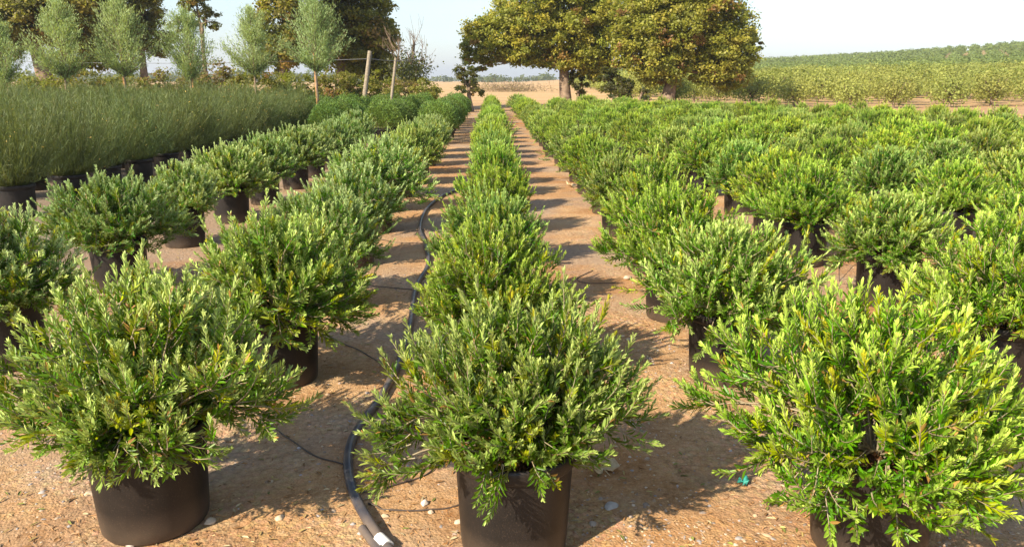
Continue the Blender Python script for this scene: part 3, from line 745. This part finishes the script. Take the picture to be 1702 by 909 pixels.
def blobs_px(base, Y, lst):
    """blob list given as (px, py, half width px, half height px, depth offset, depth radius m) measured at distance Y"""
    out = []; k = Y / FPX
    for (px, py, hw, hh, do, dr) in lst:
        c = at(px, py, Y + do); out.append((c.x - base[0], c.y - base[1], c.z - base[2], hw * k, dr, hh * k))
    return out
TG = 'large broad trees beyond the nursery'
def bigtree(px, Y, top_px, lst, seed, label, **kw):
    b = at(px, 140, Y); base = (b.x, Y, gz(b.x, Y)); t = at(top_px[0], top_px[1], Y)
    return make_tree('broadleaf_tree', base, (t.x - base[0], 0, t.z - base[2]), blobs_px(base, Y, lst), seed, label=label, group=TG, **kw)
GOLD = dict(color=(.15, .175, .02), color2=(.32, .27, .03))
bigtree(942, 50, (932, 85), [(935, 30, 85, 55, 0, 3.2), (870, 35, 60, 45, 0, 2.6), (815, 65, 42, 38, .5, 1.8), (790, 60, 28, 26, 0, 1.3), (985, 60, 45, 55, 0, 2.6), (925, -30, 80, 45, 0, 3), (860, 78, 45, 26, -.5, 1.8), (960, 95, 60, 24, 0, 2.2), (795, 98, 26, 22, .3, 1.2), (1005, 10, 30, 40, 0, 2), (900, 98, 38, 18, .4, 1.6), (990, 112, 30, 20, 0, 1.5)],
        31, 'broad golden green tree with a reddish trunk right of the small path-end tree', trunk_r=.34, **GOLD)
bigtree(1108, 47, (1125, 80), [(1130, 40, 85, 55, 0, 3.2), (1190, 85, 62, 50, 0, 2.6), (1080, 80, 55, 45, 0, 2.4), (1215, 50, 38, 40, 0, 2), (1130, -25, 75, 35, 0, 3), (1180, 8, 55, 40, 0, 2.4), (1070, 25, 42, 45, 0, 2.3), (1205, 122, 42, 28, 0, 1.7), (1250, 78, 16, 20, 0, .8), (1100, 118, 45, 26, 0, 1.9), (1040, 60, 26, 50, 0, 1.6), (1180, 122, 34, 22, 0, 1.7)],
        32, 'largest rounded golden green tree with pale patchy trunk, right of centre', trunk_r=.36, color=(.17, .2, .025), color2=(.34, .32, .04))
DK = dict(color=(.085, .095, .018), color2=(.25, .2, .03))
bigtree(80, 42, (62, 70), [(70, 20, 75, 50, 0, 3), (10, 20, 60, 50, 0, 3), (130, 0, 60, 40, 0, 2.6), (60, -60, 110, 50, 0, 3.4), (140, 60, 40, 30, .5, 2), (20, 70, 35, 22, 0, 2)], 33,
        'brown green tree with thick leaning trunk at the far left edge', trunk_r=.42, **DK)
bigtree(240, 46, (238, 70), [(215, 30, 45, 50, 0, 2.2), (170, 50, 40, 48, 0, 2.2), (255, 70, 32, 28, 0, 1.4), (210, -50, 70, 50, 0, 3), (235, 5, 30, 35, 0, 1.5), (150, 90, 35, 26, 0, 1.6)], 34,
        'dark open tree behind the second and third slender olive trees', trunk_r=.22, **DK, dens=.8)
bigtree(345, 52, (335, 40), [(325, 5, 28, 20, 0, 1.5), (345, 35, 20, 18, 0, 1), (320, -40, 50, 40, 0, 2.4), (300, 45, 18, 20, 0, .9)], 35,
        'sparse dark crowned tree behind the fourth slender olive tree', trunk_r=.14, color=(.06, .08, .03), color2=(.12, .1, .03), dens=.5)
bigtree(470, 40, (470, 60), [(470, 30, 42, 60, 0, 2.2), (465, 85, 36, 34, 0, 1.8), (475, -60, 60, 60, 0, 2.6), (500, 60, 25, 40, .3, 1.5)], 36,
        'tall olive brown tree directly behind the fifth and sixth slender olive trees', trunk_r=.25, **DK)
bigtree(562, 44, (568, 60), [(600, 30, 50, 55, 0, 2.4), (610, 90, 46, 40, 0, 2.2), (560, 60, 36, 60, .5, 2), (590, -60, 70, 60, 0, 3), (640, 60, 22, 40, 0, 1.2), (635, 110, 26, 28, 0, 1.4), (545, 0, 40, 50, 0, 2)], 37,
        'large dark and gold tree just left of the leaning wooden posts', trunk_r=.3, **DK)
# small lollipop tree at the end of the path
b = gp(784, 186); base = (b.x, b.y, gz(b.x, b.y)); t = at(780, 145, b.y)
make_tree('small_tree', base, (t.x - base[0], 0, t.z), blobs_px(base, b.y, [(778, 140, 24, 18, 0, .8), (768, 122, 16, 16, 0, .5), (792, 148, 18, 12, 0, .5), (782, 125, 14, 14, 0, .5)]), 41, leaf=.085,
          color=(.04, .055, .02), color2=(.1, .08, .02), trunk_r=.12, label='small dark tree with slim bare trunk at the end of the left path', leafn=70)
# dark understorey shrubs under the big right trees
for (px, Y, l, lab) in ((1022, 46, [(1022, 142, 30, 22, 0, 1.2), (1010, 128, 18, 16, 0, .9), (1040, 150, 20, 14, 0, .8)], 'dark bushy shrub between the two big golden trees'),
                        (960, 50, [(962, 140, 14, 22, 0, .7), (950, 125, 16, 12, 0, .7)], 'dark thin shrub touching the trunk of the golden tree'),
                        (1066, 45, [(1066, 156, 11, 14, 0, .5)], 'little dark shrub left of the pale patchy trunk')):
    b = at(px, 150, Y); base = (b.x, Y, gz(b.x, Y)); t = at(px, 150, Y)
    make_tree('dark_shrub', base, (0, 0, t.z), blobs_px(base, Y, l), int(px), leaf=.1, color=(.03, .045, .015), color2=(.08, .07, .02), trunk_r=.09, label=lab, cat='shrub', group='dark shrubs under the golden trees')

# slender young olive trees with stakes
def make_slender(seed):
    rg = np.random.default_rng(seed); root = empty('slender_olive_tree'); B = Arr()
    t = np.linspace(0, 1, 10)[:, None]; pts = t * np.array([.05, 0, 3.3]) + np.sin(t * 5 + seed) * .03
    tube(B, pts, np.linspace(.05, .02, 10), 8, (1, 1, 1), False)
    A = Arr()
    for k in range(170):
        u = rg.random(); z = 2.1 + 1.9 * u; rmax = .95 * math.sin(math.pi * min(1, (u * .86 + .14))) ** .6 * (1 + .22 * math.sin(u * 9 + seed)) * rg.uniform(.7, 1.15)
        a = rg.uniform(0, 6.283); hole = math.sin(3 * a + 2.2 * z + seed)
        if hole > .72 and rg.random() < .8: continue
        r = rmax * rg.uniform(.45, 1.0) * (1 + .25 * math.sin(2 * a + 3 * z + 2 * seed)) + (.25 if rg.random() < .08 else 0)
        e = np.array([math.cos(a) * r, math.sin(a) * r, z]); s = np.array([.03, 0, max(1.8, z - .35 - r * .7)])
        tube(B, s + (e - s) * np.linspace(0, 1, 4)[:, None], np.linspace(.009, .003, 4), 4, (.9, .9, .9), False)
        m = 80; q = rg.random((m, 1)) ** .6; P = s + (e - s) * q + rg.normal(0, .06, (m, 3)); d = norm(e - s)
        C = (np.array([.29, .38, .16]) * rg.uniform(.65, 1.25, (m, 1)))
        leaves(A, P, d + rg.normal(0, .5, (m, 3)) + [0, 0, .5], rg.normal(size=(m, 3)), rg.uniform(.06, .1, m), rg.uniform(.013, .02, m), C, .2)
    link_mesh('trunk', B.mesh('trunk', M_bark, True), root); link_mesh('crown', A.mesh('crown', M_tree), root)
    S = Arr(); tube(S, [(.09, .02, -.05), (.07, .03, 1.0), (.08, .02, 2.35)], .026, 6); link_mesh('stake', S.mesh('stake', M_stake, True), root)
    return root
SP = [make_slender(500), make_slender(501), make_slender(502)]
SL = [(8, 23, .86, 'slender grey green tree cut by the left picture edge'), (112, 22, .95, 'slender grey green tree in front of the leaning thick trunk'),
      (212, 22.5, .98, 'slender wide crowned grey green tree third from the left'), (318, 23, .92, 'slender staked grey green tree with bright orange trunk, fourth from left'),
      (425, 27, 1.02, 'pale slender tree against the sky gap left of the tall brown tree'), (530, 24, 1.06, 'tallest slender staked tree just left of the wooden fence posts')]
for k, (px, Y, s, lab) in enumerate(SL):
    o = SP[k] if k < 3 else copy_tree(SP[k - 3]); p = at(px, 150, Y); o.location = (p.x, Y, 0); o.rotation_euler.z = k * 1.9; o.scale = (s, s, s * 1.0)
    tag(o, lab, 'tree', 'slender young staked trees behind the brooms')

# fence: leaning posts and a wire
root = empty('wire_fence', (at(608, 150, 29).x, 29, 0))
tag(root, 'leaning weathered wooden posts carrying a thin wire, left of centre', 'fence')
def post(px0, py0, px1, py1, Y, r):
    a = at(px1, py1, Y); b = at(px0, py0, Y); rt = root.location; d = (b - a).normalized(); a = b - d * (b.z / d.z)
    A = Arr(); tube(A, [a - rt, a - rt + (b - a) * .5, b - rt], [r, r * .97, r * .92], 14)
    link_mesh('post', A.mesh('post', M_wood, True), root); return b
b1 = post(615, 85, 607, 152, 29, .085); b2 = post(658, 97, 652, 152, 31, .06); b3 = post(-60, 90, -62, 150, 25, .1)
A = Arr(); rt = root.location
def wire(a, b, sag, A):
    t = np.linspace(0, 1, 30)[:, None]; a = np.array(a - rt); b = np.array(b - rt); tube(A, a + (b - a) * t - np.array([0, 0, sag]) * np.sin(t * math.pi), .008, 5)
wire(b3 - Vector((0, 0, .2)), b1 - Vector((0, 0, .28)), .12, A); wire(b1 - Vector((0, 0, .28)), b2 - Vector((0, 0, .1)), .02, A); wire(b2 - Vector((0, 0, .1)), at(715, 96, 34), .03, A)
link_mesh('wire', A.mesh('wire', M_wire, True), root)

# scrubby bushes behind the brooms and the fence
BR = dict(color=(.13, .135, .02), color2=(.2, .17, .03))
brush = [(30, 31, 128, 60, 'low scrubby bush at the far left under the leaning trunk'), (130, 30, 130, 60, 'yellowish scrub bush below the second slender tree'),
         (215, 31, 128, 55, 'yellow green scrub bush below the third slender tree'), (290, 30, 128, 55, 'brownish green scrub bush left of the orange trunk'),
         (352, 32, 112, 48, 'brown leaved scrub bush right of the orange trunk'), (425, 30, 126, 50, 'yellow green scrub bush below the pale slender tree'),
         (490, 31, 124, 42, 'bright yellow green scrub bush left of the tallest slender tree'), (555, 33, 128, 38, 'scrub bush between tallest slender tree and thick post'),
         (585, 34, 132, 32, 'golden scrub bush touching the thick wooden post'), (635, 35, 132, 34, 'yellow scrub bush between the two wooden posts'),
         (705, 37, 143, 24, 'low yellow green bush right of the half bare tree'), (672, 39, 142, 26, 'brown low bush right of the thin post')]
for k, (px, Y, top, hw, lab) in enumerate(brush):
    b = at(px, 150, Y); base = (b.x, Y, 0); kk = Y / FPX; topz = at(px, top - 20, Y).z
    bl = [(0, 0, topz * .5, hw * kk, 1.0, topz * .45), (-hw * kk * .5, .2, topz * .42, hw * kk * .55, .8, topz * .4), (hw * kk * .55, -.2, topz * .45, hw * kk * .5, .8, topz * .38)]
    cl = dict(color=(.12, .08, .035), color2=(.15, .11, .03)) if 'brown' in lab.split()[0] else BR
    make_tree('scrub_bush', base, (0, 0, topz * .4), bl, 600 + k, leaf=.065, trunk_r=.06, label=lab, cat='bush', group='scrubby bushes along the fence', leafn=60, dens=1.5, **cl)
# half bare tree
b = at(681, 150, 40); base = (b.x, 40, 0); root = empty('bare_tree', base); A = Arr(); rg = np.random.default_rng(8); ends = []
tube(A, [(0, 0, 0), (.03, 0, 1), (0, 0, 2.2)], [.16, .13, .1], 8, (.45, .4, .4), False)
for k in range(9):
    a = k * .7; limb(A, np.array([0, 0, 1.4 + .1 * k]), np.array([math.cos(a) * .8, math.sin(a) * .3, .75]), rg.uniform(1.3, 1.9), .035, rg, 1, ends, .5)
for c in A.c: c *= .45
link_mesh('trunk', A.mesh('trunk', M_bark, True), root)
A = Arr(); n = 2600; P = rg.normal(0, 1, (n, 3)) * [.5, .4, .42] + [0, 0, 2.15]; cards(A, P, rg.normal(size=(n, 3)), rg.uniform(.04, .09, n), np.array([.035, .045, .025]) * rg.uniform(.6, 1.5, (n, 1)))
link_mesh('crown', A.mesh('crown', M_tree), root); tag(root, 'half bare dark tree with twiggy top against the sky, right of the posts', 'tree')

# ------------------------------------------------------------------ orchard on the hillside
def small_tree_arrays(rg, n_l, sc=1.0, leaf=.16):
    v = norm(rg.normal(size=(n_l, 3))); r = rg.random(n_l) ** .45; a = np.arctan2(v[:, 1], v[:, 0])
    lob = 1 + .18 * np.sin(3 * a + rg.uniform(0, 6)) + .1 * np.sin(5 * v[:, 2] + a)
    P = v * (r * lob)[:, None] * np.array([1.75, 1.75, 1.2]) * sc + np.array([0, 0, 1.5]) * sc
    return P, norm(v * .8 + rg.normal(0, .7, (n_l, 3)) + [0, 0, .3]), rg.uniform(.6, 1.2, n_l) * leaf * sc
OC = np.array([.23, .25, .055])
def orch_proto(seed):
    rg = np.random.default_rng(seed); A = Arr(); P, Nn, S = small_tree_arrays(rg, 1500, 1.0, .11)
    cards(A, P, Nn, S, OC * rg.uniform(.7, 1.3, (1500, 1)))
    B = Arr(); tube(B, [(0, 0, -.1), (.05, 0, .6), (0, .03, 1.2)], [.11, .08, .06], 6, (.6, .5, .45), False)
    for k in range(5):
        a = k * 1.26; tube(B, [(0, 0, .7), (math.cos(a) * .4, math.sin(a) * .4, 1.3), (math.cos(a) * .8, math.sin(a) * .8, 2.1)], [.05, .035, .015], 5, (.6, .5, .45), False)
    return A.mesh('crown', M_orch), B.mesh('trunk', M_bark)
OP = [orch_proto(700 + k) for k in range(4)]
rg = np.random.default_rng(77)
ca, sa = math.cos(R(18)), math.sin(R(18))
cand = []
for i in range(-20, 190):
    for j in range(-80, 190):
        u = i * 4.4; v_ = j * 3.7
        x = u * ca - v_ * sa; y = u * sa + v_ * ca + 40
        if y < 38: continue
        a = math.degrees(math.atan2(x, y)); r = math.hypot(x, y)
        if a < 6 or a > 41 or r > 640: continue
        # near edge of the orchard runs away to the left
        if r < np.interp(a, [6, 9, 13, 20, 25, 30, 36, 42], [150, 82, 58, 49, 51, 56, 61, 62]): continue
        if r > 260 and (i + j) % 2: continue
        if r > 420 and i % 2: continue
        cand.append((r, a, x + rg.normal(0, .35), y + rg.normal(0, .35)))
cand.sort()
near = [c for c in cand if c[1] < 38][:290]; rest = [c for c in cand if c not in near]
bound = lambda a: np.interp(a, [6, 9, 13, 20, 25, 30, 36, 42], [150, 82, 58, 49, 51, 56, 61, 62])
front = sorted([c for c in near if c[0] - bound(c[1]) < 4.2 and 19 < c[1] < 35.6], key=lambda c: -c[1])
lab_of = {c: 'round orchard tree, %s from the right edge along the nearest orchard row' % ORD[i + 1] for i, c in enumerate(front[:14])}
for k, (r, a, x, y) in enumerate(near):
    cr, tr = OP[k % 4]; o = empty('orchard_tree', (x, y, gz(x, y) - .05), rg.uniform(0, 6.28)); s = rg.uniform(.85, 1.15) * np.interp(r, [48, 62, 90], [.72, .88, 1.0]); o.scale = (s, s, s * rg.uniform(.9, 1.05))
    link_mesh('crown', cr, o); link_mesh('trunk', tr, o)
    tag(o, lab_of.get((r, a, x, y), 'small round olive green orchard tree in the planted rows on the lower hillside'), 'tree', 'orchard trees planted in rows on the hillside')
A = Arr()
for (r, a, x, y) in rest:
    n_l = 150 if r < 220 else (70 if r < 350 else 44); sc = 1.0 * (1.25 if r > 330 else 1)
    P, Nn, S = small_tree_arrays(rg, n_l, sc, .3 if r < 220 else .44)
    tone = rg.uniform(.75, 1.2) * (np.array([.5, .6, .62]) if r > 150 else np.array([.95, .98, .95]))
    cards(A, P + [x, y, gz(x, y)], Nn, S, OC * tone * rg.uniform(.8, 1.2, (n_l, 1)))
tag(link_mesh('far_orchard', A.mesh('far_orchard', M_orch)), 'hazy green orchard covering the upper hillside at right', 'orchard', kind='stuff')
# far belt of trees on the horizon
A = Arr()
for k in range(420):
    px = rg.uniform(-100, 1100); Y = rg.uniform(420, 900); b = at(px, 132, Y); h = gz(b.x, Y)
    if 640 < px < 1000: sc = rg.uniform(1.0, 2.2)
    else: sc = rg.uniform(1.5, 3.0)
    n_l = 60; P, Nn, S = small_tree_arrays(rg, n_l, sc, .55)
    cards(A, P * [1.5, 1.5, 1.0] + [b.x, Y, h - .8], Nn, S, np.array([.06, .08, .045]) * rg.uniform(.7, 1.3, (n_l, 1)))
tag(link_mesh('distant_wood', A.mesh('distant_wood', M_orch)), 'far off line of bluish trees on the plain at the horizon', 'wood', kind='stuff')
# brown brush heap beyond the path end
A = Arr(); n = 1500; P = rg.normal(0, 1, (n, 3)) * [3.2, 1.2, .5]; P[:, 2] = np.abs(P[:, 2]) + .05
leaves(A, P, rg.normal(size=(n, 3)) + [0, 0, .4], rg.normal(size=(n, 3)), rg.uniform(.4, 1.0, n), rg.uniform(.03, .07, n), np.array([.17, .1, .08]) * rg.uniform(.5, 1.4, (n, 1)), .1)
b = at(845, 145, 118); o = link_mesh('brush_heap', A.mesh('brush_heap', M_tree)); o.location = (b.x, 118, gz(b.x, 118)); tag(o, 'brown heap of cut brush on the dry field beyond the path', 'brush heap')

# ------------------------------------------------------------------ haze
import bmesh
bm = bmesh.new(); bmesh.ops.create_cube(bm, size=1.0)
me = bpy.data.meshes.new('haze'); bm.to_mesh(me); bm.free()
hz = link_mesh('haze', me); hz.scale = (6000, 5600, 70); hz.location = (0, 2300, 34)
m = bpy.data.materials.new('haze_air'); m.use_nodes = True; N = m.node_tree.nodes; N.clear()
out = N.new('ShaderNodeOutputMaterial'); pv = N.new('ShaderNodeVolumePrincipled'); pv.inputs['Color'].default_value = (.86, .92, 1, 1); pv.inputs['Density'].default_value = .0004
pv.inputs['Anisotropy'].default_value = .3
m.node_tree.links.new(pv.outputs[0], out.inputs['Volume']); me.materials.append(m); tag(hz, 'thin pale summer haze over the far fields', 'haze', kind='stuff')
